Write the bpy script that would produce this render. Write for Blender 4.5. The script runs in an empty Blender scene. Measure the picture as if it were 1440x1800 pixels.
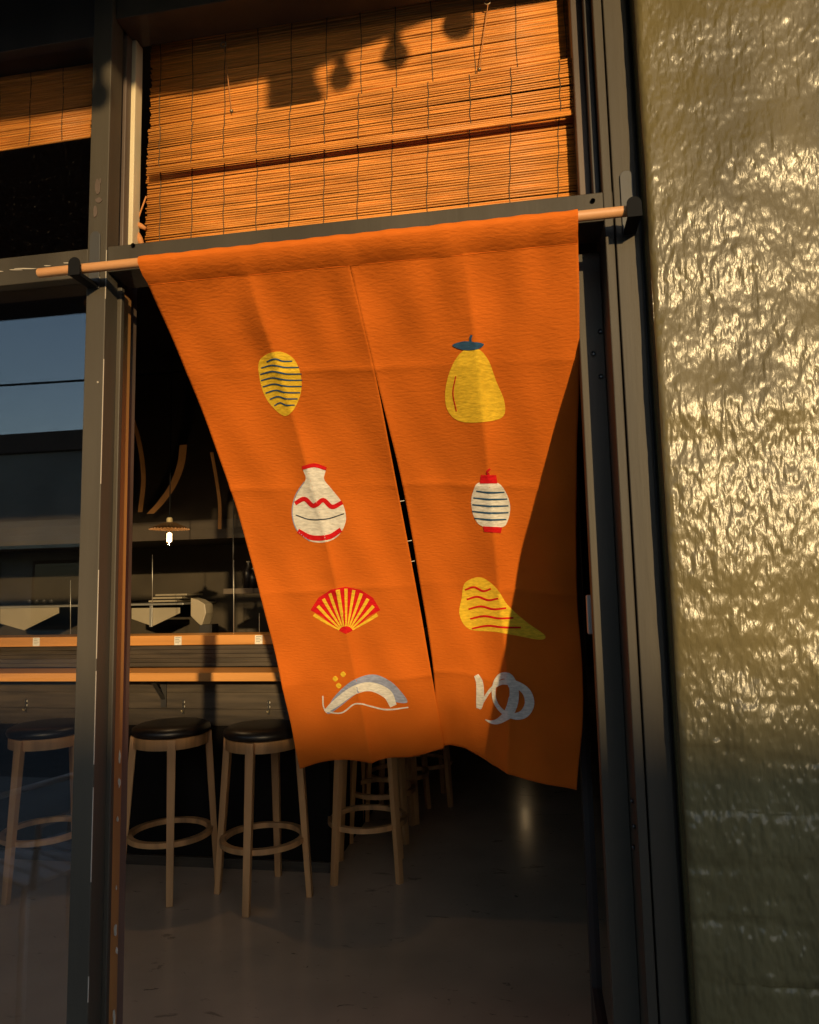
import bpy, bmesh, math, random
import numpy as np
from mathutils import Vector, Matrix
from mathutils.bvhtree import BVHTree
random.seed(7); rng = np.random.default_rng(7)
S = bpy.context.scene
COL = S.collection
R_ = math.radians

# ------------------------------------------------------------------ camera
FPX = 1250.0
YAW, PITCH, ROLL = R_(9.477), R_(6.197), R_(-1.29)
CAM = Vector((0, 0, 1.42))
Fw = Vector((-math.sin(YAW)*math.cos(PITCH), math.cos(YAW)*math.cos(PITCH), math.sin(PITCH)))
R0 = Vector((math.cos(YAW), math.sin(YAW), 0)); U0 = R0.cross(Fw)
Rt = R0*math.cos(ROLL)+U0*math.sin(ROLL); Up = U0*math.cos(ROLL)-R0*math.sin(ROLL)
cd = bpy.data.cameras.new('Camera'); cam = bpy.data.objects.new('Camera', cd); COL.objects.link(cam)
M = Matrix.Identity(4)
for i in range(3):
    M[i][0] = Rt[i]; M[i][1] = Up[i]; M[i][2] = -Fw[i]; M[i][3] = CAM[i]
cam.matrix_world = M
cd.sensor_fit = 'HORIZONTAL'; cd.sensor_width = 36; cd.lens = 36*FPX/1440
cd.clip_start = .02; cd.clip_end = 2000
S.camera = cam

# ------------------------------------------------------------------ light
SUN_TAN_AZ, SUN_EL = .365, R_(10.4)
az = math.atan(SUN_TAN_AZ)
TOSUN = Vector((math.sin(az)*math.cos(SUN_EL), -math.cos(az)*math.cos(SUN_EL), math.sin(SUN_EL)))
W = bpy.data.worlds.new('World'); S.world = W; W.use_nodes = True
nt = W.node_tree; bg = nt.nodes['Background']
sky = nt.nodes.new('ShaderNodeTexSky'); sky.sky_type = 'NISHITA'; sky.sun_disc = False
sky.sun_elevation = SUN_EL; sky.sun_rotation = math.atan2(TOSUN.x, TOSUN.y)
sky.air_density = 1.0; sky.dust_density = .6; sky.ozone_density = 1.5
nt.links.new(sky.outputs[0], bg.inputs[0]); bg.inputs[1].default_value = .15
sl = bpy.data.lights.new('Sun', 'SUN'); sl.energy = 3.05; sl.angle = R_(.75); sl.color = (1, .72, .36)
so = bpy.data.objects.new('Sun', sl); COL.objects.link(so)
so.rotation_euler = TOSUN.to_track_quat('Z', 'Y').to_euler()
S.view_settings.view_transform = 'Standard'; S.view_settings.look = 'None'
S.view_settings.exposure = .5; S.view_settings.gamma = 1

# ------------------------------------------------------------------ pixel -> point helpers
def ray(px, py): return Fw + Rt*((px-720)/FPX) - Up*((py-900)/FPX)
def atY(px, py, Y):
    d = ray(px, py); return CAM + d*(Y/d.y)
def atZ(px, py, z=0.0):
    d = ray(px, py); return CAM + d*((z-CAM.z)/d.z)
FY = 1.322                                   # plane of the shopfront

# ------------------------------------------------------------------ materials
def mat(name, col, rough=.5, var=0, vscale=8, stretch=(1,1,1), bump=0, bscale=60, bstretch=(1,1,1), metal=0, spec=.5, col2=None, detail=4, coat=0):
    m = bpy.data.materials.new(name); m.use_nodes = True
    n = m.node_tree.nodes; l = m.node_tree.links; p = n['Principled BSDF']
    p.inputs['Roughness'].default_value = rough; p.inputs['Metallic'].default_value = metal
    p.inputs['Specular IOR Level'].default_value = spec
    p.inputs['Base Color'].default_value = (*col, 1)
    if coat: p.inputs['Coat Weight'].default_value = coat
    tc = n.new('ShaderNodeTexCoord')
    def noise(sc, st, det=detail):
        mp = n.new('ShaderNodeMapping'); mp.inputs['Scale'].default_value = st
        l.new(tc.outputs['Object'], mp.inputs[0])
        t = n.new('ShaderNodeTexNoise'); t.inputs['Scale'].default_value = sc; t.inputs['Detail'].default_value = det
        l.new(mp.outputs[0], t.inputs['Vector']); return t
    if var or col2:
        t = noise(vscale, stretch); r = n.new('ShaderNodeValToRGB')
        a = col2 if col2 else tuple(c*(1-var) for c in col); b = col if col2 else tuple(min(1, c*(1+var)) for c in col)
        r.color_ramp.elements[0].color = (*a, 1); r.color_ramp.elements[1].color = (*b, 1)
        r.color_ramp.elements[0].position = .35; r.color_ramp.elements[1].position = .65
        l.new(t.outputs['Fac'], r.inputs[0]); l.new(r.outputs[0], p.inputs['Base Color'])
    if bump:
        t = noise(bscale, bstretch); b = n.new('ShaderNodeBump'); b.inputs['Strength'].default_value = bump
        b.inputs['Distance'].default_value = .002
        l.new(t.outputs['Fac'], b.inputs['Height']); l.new(b.outputs[0], p.inputs['Normal'])
    return m

MT = {}
MT['paint'] = mat('dark_grey_paint', (.058, .048, .035), .55, .3, 5, (1,1,.15), .25, 90, (1,1,.08), spec=.3)
MT['paint_dark'] = mat('black_brown_paint', (.035, .03, .028), .5, .25, 6, (1,1,.2), .1, 80)
MT['jambside'] = mat('worn_brown_paint', (.10, .07, .055), .55, .3, 9, (1,1,.25), .15, 70, (1,1,.1))
MT['trimwood'] = mat('varnished_trim_wood', (.40, .20, .06), .45, .25, 7, (1,1,.12), .1, 60, (1,1,.05), col2=(.17,.09,.045))
MT['palewood'] = mat('pale_bare_wood', (.50, .42, .28), .6, .3, 12, (1,1,.15), .2, 60, (1,1,.1))
MT['rodwood'] = mat('birch_dowel', (.60, .29, .12), .5, .12, 9, (.08,1,1), .1, 70, (.05,1,1))
MT['black'] = mat('black_powder_coat', (.009, .009, .010), .7, bump=.08, bscale=200, spec=.08)
MT['screw'] = mat('dark_steel_screw', (.12, .12, .12), .35, metal=.8)
MT['slat'] = mat('bamboo_slat', (.66, .255, .045), .5, .28, 7, (1.2,30,30), .15, 90, (.1,1,1))
MT['cord'] = mat('brown_cord', (.09, .05, .02), .8)
MT['cordlight'] = mat('orange_pull_cord', (.5, .2, .06), .8)
MT['ring'] = mat('tarnished_ring', (.30, .22, .13), .4, metal=.6)
MT['oak'] = mat('oiled_oak', (.52, .27, .105), .5, .3, 16, (1,1,.08), .12, 60, (1,1,.07))
MT['leather'] = mat('black_leather', (.010, .008, .008), .38, bump=.15, bscale=160)
MT['plank'] = mat('honey_pine_plank', (.56, .25, .065), .45, .22, 6, (.12,1,3), .1, 50, (.06,1,1))
MT['bardark'] = mat('dark_stained_board', (.055, .040, .026), .6, .3, 14, (.25,1,3), .2, 60, (.1,1,1))
MT['barblack'] = mat('black_bar_front', (.010, .008, .007), .8, .2, 6, spec=.1)
MT['iron'] = mat('black_iron', (.03, .027, .025), .5)
MT['brass'] = mat('pale_brass', (.75, .62, .36), .3, metal=.4)
MT['paper'] = mat('white_paper', (.72, .68, .60), .8, .08, 60)
MT['ink'] = mat('grey_ink', (.12, .12, .12), .8)
MT['steel'] = mat('brushed_steel', (.42, .40, .36), .38, .12, 4, (1,1,1), metal=.55)
MT['cream'] = mat('cream_enamel', (.32, .27, .19), .45, .06, 5)
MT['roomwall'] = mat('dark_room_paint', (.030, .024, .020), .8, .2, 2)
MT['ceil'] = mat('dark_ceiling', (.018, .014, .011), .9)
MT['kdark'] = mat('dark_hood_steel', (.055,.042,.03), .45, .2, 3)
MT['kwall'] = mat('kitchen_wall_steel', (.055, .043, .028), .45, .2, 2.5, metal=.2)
MT['bent'] = mat('curved_reflection', (.55, .27, .08), .45, .2, 6)  # colour of the soft curved reflections, not of timber
MT['shade'] = mat('ribbed_copper_shade', (.15, .085, .04), .4, metal=.5)

def glass(name, ior, tint=(1,1,1), dust=0.0):
    m = bpy.data.materials.new(name); m.use_nodes = True; n = m.node_tree.nodes; l = m.node_tree.links
    n.remove(n['Principled BSDF'])
    fr = n.new('ShaderNodeFresnel')
    ge = n.new('ShaderNodeNewGeometry'); mr = n.new('ShaderNodeMapRange'); mr.inputs[3].default_value = ior; mr.inputs[4].default_value = 1/ior
    l.new(ge.outputs['Backfacing'], mr.inputs[0]); l.new(mr.outputs[0], fr.inputs[0])      # same reflectance from both faces of the pane
    tr = n.new('ShaderNodeBsdfTransparent'); tr.inputs[0].default_value = (*tint, 1)
    gl = n.new('ShaderNodeBsdfGlossy'); gl.inputs['Roughness'].default_value = .004
    mx = n.new('ShaderNodeMixShader'); l.new(fr.outputs[0], mx.inputs[0]); l.new(tr.outputs[0], mx.inputs[1]); l.new(gl.outputs[0], mx.inputs[2])
    out = n['Material Output']
    if dust:
        tc = n.new('ShaderNodeTexCoord'); vo = n.new('ShaderNodeTexNoise'); vo.inputs['Scale'].default_value = 230; vo.inputs['Detail'].default_value = 3
        l.new(tc.outputs['Object'], vo.inputs['Vector'])
        rp = n.new('ShaderNodeValToRGB'); rp.color_ramp.elements[0].position = .69; rp.color_ramp.elements[1].position = .80
        rp.color_ramp.elements[1].color = (dust, dust, dust, 1); l.new(vo.outputs['Fac'], rp.inputs[0])
        df = n.new('ShaderNodeBsdfDiffuse'); df.inputs[0].default_value = (.4, .37, .33, 1)
        m2 = n.new('ShaderNodeMixShader'); l.new(rp.outputs[0], m2.inputs[0]); l.new(mx.outputs[0], m2.inputs[1]); l.new(df.outputs[0], m2.inputs[2]); mx = m2
    l.new(mx.outputs[0], out.inputs[0]); return m
MT['glass'] = glass('window_glass', 2.0)
MT['glass_up'] = glass('dusty_transom_glass', 1.45, (.93,.93,.93), .13)
MT['glass_door'] = glass('door_glass', 1.7, (.6,.6,.6))
MT['bulb'] = glass('bulb_glass', 1.4, (1,.95,.85))
def emis(name, col, st):
    m = bpy.data.materials.new(name); m.use_nodes = True; p = m.node_tree.nodes['Principled BSDF']
    p.inputs['Base Color'].default_value = (*col, 1); p.inputs['Emission Color'].default_value = (*col, 1); p.inputs['Emission Strength'].default_value = st
    return m
MT['filament_dim'] = emis('dim_filament', (1, .62, .28), 1.6)
MT['filament'] = emis('warm_filament', (1, .74, .40), 7)

def cloth_mat():
    m = mat('orange_crepe_cloth', (.70, .160, .014), .8, .09, 3, spec=.12)
    n = m.node_tree.nodes; l = m.node_tree.links; p = n['Principled BSDF']
    tc = n.new('ShaderNodeTexCoord')
    mp = n.new('ShaderNodeMapping'); mp.inputs['Scale'].default_value = (70, 70, 260)
    t = n.new('ShaderNodeTexNoise'); t.inputs['Scale'].default_value = 1.0; t.inputs['Detail'].default_value = 2
    b = n.new('ShaderNodeBump'); b.inputs['Strength'].default_value = .6; b.inputs['Distance'].default_value = .0020
    l.new(tc.outputs['Object'], mp.inputs[0]); l.new(mp.outputs[0], t.inputs['Vector']); l.new(t.outputs['Fac'], b.inputs['Height'])
    l.new(b.outputs[0], p.inputs['Normal'])
    tl = n.new('ShaderNodeBsdfTranslucent'); tl.inputs[0].default_value = (.9, .2, .01, 1)
    mx = n.new('ShaderNodeMixShader'); mx.inputs[0].default_value = .16
    l.new(p.outputs[0], mx.inputs[1]); l.new(tl.outputs[0], mx.inputs[2]); l.new(mx.outputs[0], n['Material Output'].inputs[0])
    return m
MT['cloth'] = cloth_mat()
def ink(name, c): return mat(name, c, .85, .14, 70, (1,1,3), bump=.6, bscale=75, bstretch=(1,1,3.6), spec=.08)
MT['pyellow'] = ink('yellow_print', (.80, .50, .035)); MT['pblue'] = ink('blue_print', (.035, .09, .17))
MT['pwhite'] = ink('white_print', (.74, .70, .62)); MT['pred'] = ink('red_print', (.62, .012, .015))
MT['pgrey'] = ink('grey_blue_print', (.30, .33, .46)); MT['pline'] = ink('ink_line_print', (.05, .06, .08))

def floor_mat():
    m = mat('polished_concrete', (.60, .43, .285), .3, .3, 1.6, bump=.03, bscale=20, col2=(.46,.335,.225))
    n = m.node_tree.nodes; l = m.node_tree.links; p = n['Principled BSDF']
    src = p.inputs['Base Color'].links[0].from_socket
    tc = n.new('ShaderNodeTexCoord')
    cur = src
    for sc, st, lo, hi, f in ((3.2, (1,2.6,1), .645, .66, .6), (10, (1,3.2,1), .66, .675, .4), (24, (1,2.0,1), .68, .69, .5)):
        mp = n.new('ShaderNodeMapping'); mp.inputs['Scale'].default_value = st; l.new(tc.outputs['Object'], mp.inputs[0])
        t = n.new('ShaderNodeTexNoise'); t.inputs['Scale'].default_value = sc; t.inputs['Detail'].default_value = 8; t.inputs['Roughness'].default_value = .66; t.inputs['Distortion'].default_value = .8
        l.new(mp.outputs[0], t.inputs['Vector'])
        r = n.new('ShaderNodeValToRGB'); r.color_ramp.elements[0].position = lo; r.color_ramp.elements[1].position = hi
        r.color_ramp.elements[0].color = (1,1,1,1); r.color_ramp.elements[1].color = (f,f,f,1); l.new(t.outputs['Fac'], r.inputs[0])
        mu = n.new('ShaderNodeMix'); mu.data_type = 'RGBA'; mu.blend_type = 'MULTIPLY'; mu.inputs[0].default_value = 1
        l.new(cur, mu.inputs[6]); l.new(r.outputs[0], mu.inputs[7]); cur = mu.outputs[2]
    l.new(cur, p.inputs['Base Color'])
    # fine crack lines
    t = n.new('ShaderNodeTexNoise'); t.inputs['Scale'].default_value = 2.5; l.new(tc.outputs['Object'], t.inputs['Vector'])
    r = n.new('ShaderNodeMapRange'); r.inputs[3].default_value = .10; r.inputs[4].default_value = .24; l.new(t.outputs['Fac'], r.inputs[0]); l.new(r.outputs[0], p.inputs['Roughness'])
    return m
MT['floor'] = floor_mat()

def wall_mat():
    m = mat('gloss_olive_wall_paint', (.125, .100, .045), .27, .18, 5, (1,1,.4), spec=.36)
    n = m.node_tree.nodes; l = m.node_tree.links; p = n['Principled BSDF']
    tc = n.new('ShaderNodeTexCoord'); h = None
    for sc, st, k in ((72, (1,1,.26), 1.0), (170, (1,1,.4), .5)):
        mp = n.new('ShaderNodeMapping'); mp.inputs['Scale'].default_value = st; l.new(tc.outputs['Object'], mp.inputs[0])
        t = n.new('ShaderNodeTexNoise'); t.inputs['Scale'].default_value = sc; t.inputs['Detail'].default_value = 3; t.inputs['Distortion'].default_value = .6
        l.new(mp.outputs[0], t.inputs['Vector'])
        mm = n.new('ShaderNodeMath'); mm.operation = 'MULTIPLY'; mm.inputs[1].default_value = k; l.new(t.outputs['Fac'], mm.inputs[0])
        if h is None: h = mm
        else:
            ad = n.new('ShaderNodeMath'); l.new(h.outputs[0], ad.inputs[0]); l.new(mm.outputs[0], ad.inputs[1]); h = ad
    b = n.new('ShaderNodeBump'); b.inputs['Strength'].default_value = .6; b.inputs['Distance'].default_value = .0024
    l.new(h.outputs[0], b.inputs['Height']); l.new(b.outputs[0], p.inputs['Normal'])
    return m
MT['wall'] = wall_mat()

# ------------------------------------------------------------------ mesh helpers
class MB:
    def __init__(s): s.v = []; s.f = []
    def add(s, vs, fs):
        o = len(s.v); s.v += [tuple(v) for v in vs]; s.f += [tuple(i+o for i in f) for f in fs]; return s
    def box(s, x0, x1, y0, y1, z0, z1):
        return s.add([(x0,y0,z0),(x1,y0,z0),(x1,y1,z0),(x0,y1,z0),(x0,y0,z1),(x1,y0,z1),(x1,y1,z1),(x0,y1,z1)],
            [(0,3,2,1),(4,5,6,7),(0,1,5,4),(1,2,6,5),(2,3,7,6),(3,0,4,7)])
    def bar(s, a, b, w, h, up=(0,0,1), w2=None, h2=None):
        a = Vector(a); b = Vector(b); d = (b-a).normalized(); u = Vector(up)
        sx = d.cross(u)
        if sx.length < 1e-4: sx = d.cross(Vector((1,0,0)))
        sx.normalize(); uy = sx.cross(d)
        w2 = w if w2 is None else w2; h2 = h if h2 is None else h2; vs = []
        for c, ww, hh in ((a, w, h), (b, w2, h2)):
            vs += [c-sx*ww/2-uy*hh/2, c+sx*ww/2-uy*hh/2, c+sx*ww/2+uy*hh/2, c-sx*ww/2+uy*hh/2]
        return s.add(vs, [(3,2,1,0),(4,5,6,7),(0,1,5,4),(1,2,6,5),(2,3,7,6),(3,0,4,7)])
    def tube(s, pts, r, n=8, closed=False):
        pts = [Vector(p) for p in pts]; m = len(pts); vs = []; pr = None
        for i, p in enumerate(pts):
            d = (pts[(i+1) % m]-pts[i-1]) if closed else (pts[min(i+1, m-1)]-pts[max(i-1, 0)])
            d.normalize()
            u = pr if pr is not None else (Vector((0,0,1)) if abs(d.z) < .9 else Vector((1,0,0)))
            a = (u-d*u.dot(d)).normalized(); pr = a; b = d.cross(a)
            rr = r[i] if isinstance(r, (list, tuple)) else r
            vs += [p+(a*math.cos(t)+b*math.sin(t))*rr for t in [2*math.pi*k/n for k in range(n)]]
        fs = []
        for i in range(m if closed else m-1):
            j = (i+1) % m
            fs += [(i*n+k, i*n+(k+1) % n, j*n+(k+1) % n, j*n+k) for k in range(n)]
        if not closed: fs += [tuple(range(n))[::-1], tuple(range((m-1)*n, m*n))]
        return s.add(vs, fs)
    def lathe(s, prof, n=32, c=(0,0,0), flute=0):
        c = Vector(c); vs = []
        for r, z in prof:
            vs += [c+Vector((r*math.cos(2*math.pi*k/n), r*math.sin(2*math.pi*k/n), z+(flute*(k % 2)*min(1, r*8)))) for k in range(n)]
        fs = []
        for i in range(len(prof)-1): fs += [(i*n+k, i*n+(k+1) % n, (i+1)*n+(k+1) % n, (i+1)*n+k) for k in range(n)]
        return s.add(vs, fs)
    def prism(s, poly, d):
        d = Vector(d); n = len(poly); a = [Vector(p) for p in poly]
        return s.add(a+[p+d for p in a], [tuple(range(n))[::-1], tuple(range(n, 2*n))]+[(i, (i+1) % n, n+(i+1) % n, n+i) for i in range(n)])
    def obj(s, name, m, parent=None, smooth=False, bevel=0):
        me = bpy.data.meshes.new(name); me.from_pydata(s.v, [], s.f); me.validate(); me.update()
        bm = bmesh.new(); bm.from_mesh(me); bmesh.ops.recalc_face_normals(bm, faces=bm.faces); bm.to_mesh(me); bm.free()
        me.materials.append(MT[m] if isinstance(m, str) else m)
        if smooth:
            for p in me.polygons: p.use_smooth = True
            if smooth == 'auto': me.set_sharp_from_angle(angle=R_(40))
        o = bpy.data.objects.new(name, me); COL.objects.link(o); o.parent = parent
        if bevel:
            b = o.modifiers.new('bevel', 'BEVEL'); b.width = bevel; b.segments = 2; b.limit_method = 'ANGLE'
        return o
def tag(o, label, cat, group=None):
    o['label'] = label; o['category'] = cat
    if group: o['group'] = group
    return o
def empty(name, loc, label, cat, group=None):
    o = bpy.data.objects.new(name, None); COL.objects.link(o); o.location = loc; o.empty_display_size = .1
    return tag(o, label, cat, group)
def struct(o): o['kind'] = 'structure'; return o
def keep(o, parent):           # parent while keeping the world position (parents are unrotated here)
    o.parent = parent; o.location = o.location - parent.location; return o
def B(name, m, parent, *b, bevel=.002):
    return keep(MB().box(*b).obj(name, m, None, bevel=bevel), parent)
def copy_tree(o, parent=None):
    c = o.copy(); COL.objects.link(c); c.parent = parent
    for ch in list(o.children): copy_tree(ch, c)
    return c
def cr(pts, t):                # Catmull-Rom through a list of tuples, t in 0..1
    n = len(pts)-1; x = min(max(t*n, 0), n-1e-9); i = int(x); f = x-i
    p = [np.array(pts[min(max(i+k, 0), n)], float) for k in (-1, 0, 1, 2)]
    if i == 0: p[0] = 2*p[1]-p[2]
    if i == n-1: p[3] = 2*p[2]-p[1]
    return .5*(2*p[1]+(p[2]-p[0])*f+(2*p[0]-5*p[1]+4*p[2]-p[3])*f*f+(3*p[1]-p[0]-3*p[2]+p[3])*f**3)

# ------------------------------------------------------------------ ground and room
MT['pave'] = mat('pavement_concrete', (.22, .21, .19), .85, .15, 3, bump=.2, bscale=40)
MT['road'] = mat('asphalt', (.05, .05, .05), .9, .2, 8, bump=.4, bscale=120)
struct(MB().box(-60, 60, -300, 60, -.5, -.2).obj('ground', 'road'))
struct(MB().box(-60, 60, -9, -2.6, -.2, -.14).obj('road', 'road'))
struct(MB().box(-60, 60, -2.6, FY-.03, -.2, -.01).obj('pavement', 'pave', bevel=.01))
struct(MB().box(-60, 60, -12.5, -9, -.2, -.01).obj('far_pavement', 'pave', bevel=.01))
RX0, RX1, RY1, RZ = -5.2, 2.4, 13.0, 3.15
struct(MB().box(RX0-.1, RX1+.1, FY-.03, RY1+.1, -.2, 0).obj('interior_floor', 'floor'))
struct(MB().box(RX0-.1, RX1+.1, FY+.16, RY1+.1, RZ, RZ+.15).obj('ceiling', 'ceil'))
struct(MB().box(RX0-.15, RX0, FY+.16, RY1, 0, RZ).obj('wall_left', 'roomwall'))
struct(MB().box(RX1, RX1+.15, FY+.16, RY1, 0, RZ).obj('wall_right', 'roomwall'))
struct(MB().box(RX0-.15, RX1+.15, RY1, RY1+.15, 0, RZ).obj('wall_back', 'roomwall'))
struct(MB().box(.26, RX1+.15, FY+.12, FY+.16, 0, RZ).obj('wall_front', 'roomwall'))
struct(MB().box(RX0-6, RX1+8, FY+.02, RY1+.2, RZ+.16, RZ+1.6).obj('upper_wall', 'paint_dark'))
struct(MB().box(RX0-6, RX1+8, FY+.02, FY+.155, 3.101, RZ+.155).obj('lintel_wall', 'paint_dark'))
struct(MB().box(RX0-6, -3.3, FY+.02, FY+.15, 0, 3.1).obj('wall_front', 'paint_dark'))

# ------------------------------------------------------------------ shopfront frame
fr = empty('shopfront_frame', (-.885, FY, 0), 'dark grey painted timber shopfront frame around the open doorway', 'shopfront')
PX0, PX1 = -.908, -.863
OX = .165
B('mullion', 'paint', fr, PX0, PX1, FY, FY+.045, 0, 3.1)
B('mullion_core', 'jambside', fr, PX0+.002, PX1-.016, FY+.0455, FY+.15, 0, 3.1)
B('door_stop', 'paint', fr, PX1-.012, PX1+.009, FY+.0455, FY+.058, 0, 2.09)
B('trim_strip', 'trimwood', fr, PX1-.030, PX1-.006, FY+.078, FY+.11, 0, 2.09)
B('transom_rail', 'paint', fr, PX1+.0005, OX+.018, FY+.003, FY+.09, 2.106, 2.163)
B('transom_rail', 'paint', fr, -3.3, PX0-.0005, FY+.003, FY+.09, 2.100, 2.163)
B('head_rail', 'paint', fr, PX1+.0005, OX+.018, FY+.012, FY+.10, 2.70, 2.80)
B('head_rail', 'paint_dark', fr, -3.3, PX0-.0005, FY+.006, FY+.10, 2.66, 2.80)
B('sill_rail', 'paint', fr, -3.3, PX0-.0005, FY+.004, FY+.1, 0, .16)
B('mullion', 'paint', fr, -3.3, -3.25, FY, FY+.15, .16, 3.1)
B('fascia', 'paint_dark', fr, -3.4, .26, FY-.012, FY+.012, 2.80, 3.12)
# upper casing around the blind
for a, b, y, m in ((207, 219, FY+.055, 'jambside'), (222, 235, FY+.075, 'palewood')):
    x0 = atY(a, 300, y).x; x1 = atY(b, 300, y).x
    B('casing_strip', m, fr, x0, x1, y, y+.03, 2.165, 2.70)
B('casing_strip', 'jambside', fr, .128, .150, FY+.062, FY+.13, 2.165, 2.70)
B('casing_strip', 'paint_dark', fr, .1505, .164, FY+.03, FY+.13, 2.165, 2.70)
# right jamb: two strips with a shadow gap, a rebate stop and a recessed edge board
B('jamb', 'paint', fr, OX, OX+.0165, FY, FY+.15, 0, 3.1)
B('jamb', 'paint', fr, OX+.0195, OX+.063, FY+.001, FY+.15, 0, 3.1)
B('jamb_core', 'paint_dark', fr, OX+.0166, OX+.0194, FY+.02, FY+.15, 0, 3.1)
B('edge_board', 'paint_dark', fr, OX+.064, OX+.11, FY+.03, FY+.12, 0, 3.1)
B('door_stop', 'paint', fr, .1165, OX-.0005, FY+.098, FY+.14, 0, 2.09)
sc = MB().lathe([(0, 0), (.0035, 0), (.0045, .0015), (.0045, .004)], 12)
for px, py in ((1043, 622), (1056, 662), (1055, 583), (1093, 1406), (1086, 1448), (1098, 1493)):
    p = atY(px, py, FY+.0975) if py < 1000 else None
    if p is None:
        p = Vector((OX-.0005, FY+.02+random.random()*.05, atY(px, py, FY+.04).z))
    o = sc.obj('screw', 'screw', None, True); o.location = p; o.rotation_euler = (R_(90), 0, 0) if py < 1000 else (0, R_(-90), 0); keep(o, fr)
o = keep(MB().box(PX0-2.3, PX0+.002, FY+.030, FY+.036, .16, 2.10).obj('pane', 'glass'), fr); o['label'] = 'large lower window pane reflecting the street'
o = keep(MB().box(PX0-2.3, PX0+.002, FY+.032, FY+.037, 2.163, 2.66).obj('pane', 'glass_up'), fr); o['label'] = 'dusty upper window pane beside the doorway'
# flaked paint scars on the frame
ch = mat('bare_paint_flakes', (.42, .36, .29), .8)
def flake(px, py, w, h, Y, par=fr):
    poly = []
    for k in range(11):
        a = 2*math.pi*k/11; q = .6+.5*random.random()
        poly.append(atY(px+math.cos(a)*w/2*q, py+math.sin(a)*h/2*q, Y)+Vector((0, -.0012, 0)))
    o = MB().prism(poly, (0, .001, 0)).obj('paint_chip', ch); keep(o, par)
for a in ((203, 1635, 7, 30), (205, 1560, 3, 9), (206, 1670, 5, 16), (201, 1790, 5, 40), (210, 1375, 5, 20), (207, 1440, 4, 10), (211, 1330, 4, 26)):
    flake(*a, FY+.078)
for k, x_ in enumerate((2, 30, 48, 88, 120)):
    flake(x_+random.uniform(-6, 6), 478.5-.13*x_+random.uniform(-1, 1), random.uniform(16, 44), 2.2, FY+.003)
z_ = .35
while z_ < 2.05:
    dz_ = random.uniform(.04, .30)
    keep(MB().box(PX1-.0007, PX1+.0008, FY-.0006, FY+.0008, z_, z_+dz_).obj('worn_edge', ch), fr); z_ += dz_+random.uniform(.02, .18)
flake(174, 489, 5, 7, FY); flake(172, 672, 4, 4, FY)
for px, py, w, h in ((172, 330, 10, 36), (174, 352, 14, 12), (168, 372, 8, 30), (177, 318, 4, 14)): 
    o = MB().prism([atY(px+math.cos(a)*w/2*(.6+.4*random.random()), py+math.sin(a)*h/2*(.6+.4*random.random()), FY)+Vector((0,-.0015,0)) for a in [2*math.pi*k/9 for k in range(9)]], (0, .001, 0)).obj('paint_scar', 'jambside'); keep(o, fr)
for px, py in ((235, 432), (1042, 354)):
    p = atY(px, py, FY+.003); o = sc.obj('screw_hole', 'black', None); o.location = p; o.rotation_euler = (R_(90), 0, 0); keep(o, fr)

# ------------------------------------------------------------------ painted brick wall
def vnoise(x, z, seed):
    r = np.random.default_rng(seed); T = r.random((257, 257))
    xi = np.floor(x).astype(int); zi = np.floor(z).astype(int); fx = x-xi; fz = z-zi
    fx = fx*fx*(3-2*fx); fz = fz*fz*(3-2*fz)
    g = lambda i, j: T[i % 257, j % 257]
    return (g(xi, zi)*(1-fx)+g(xi+1, zi)*fx)*(1-fz)+(g(xi, zi+1)*(1-fx)+g(xi+1, zi+1)*fx)*fz-.5
WX0, WY = .235, FY-.055
ST = .0025; CH, BL = 35*ST, 94*ST; OFF = 12/94
def hfield(x, z):
    """outward relief in metres of the thickly painted bricks"""
    wob = .014*vnoise(x*7, z*7, 5)+.006*vnoise(x*22, z*22, 15)
    zz = z+wob; row = np.floor(zz/CH); fz = zz/CH-row
    xx = (x+.004*vnoise(x*20, z*20, 6))/BL+.5*(row % 2)+OFF; fx = xx-np.floor(xx)
    low = 1/(1+np.exp((z-1.20)/.07))
    dz = np.minimum(fz, 1-fz)*CH; dx = np.minimum(fx, 1-fx)*BL
    j = np.exp(-(dz/.010)**2)+.6*np.exp(-(dx/.006)**2)
    h = -(.0003+.0030*low*(.35+1.3*np.abs(vnoise(x*5, z*9, 31))*2))*np.minimum(j, 1.1)
    tilt = (vnoise(np.floor(xx)*1.7+row*3.1, row*2.3+.1, 9))
    h = h+.0045*low*tilt*(1-np.exp(-(dz/.012)**2))*(1-np.exp(-(dx/.012)**2))
    h = h+.006*low*np.maximum(0, vnoise(x*9, z*30, 23)-.05)*np.exp(-((fz-.12)/.16)**2)*2.2
    h = h+.0130*vnoise(x*6, z*11, 11)+.0036*vnoise(x*26, z*18, 12)+(.0018+.0016*low)*vnoise(x*90, z*42, 13)+(.0011+.0012*low)*vnoise(x*190, z*95, 14)
    e = np.clip((x-WX0)/.012, 0, 1); h = h-.010*(1-np.sqrt(1-(1-e)**2))     # rounded corner
    return h
wl = empty('brick_wall', (WX0, WY, 0), 'brick wall under thick glossy olive paint, beside the doorway', 'wall')
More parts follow.
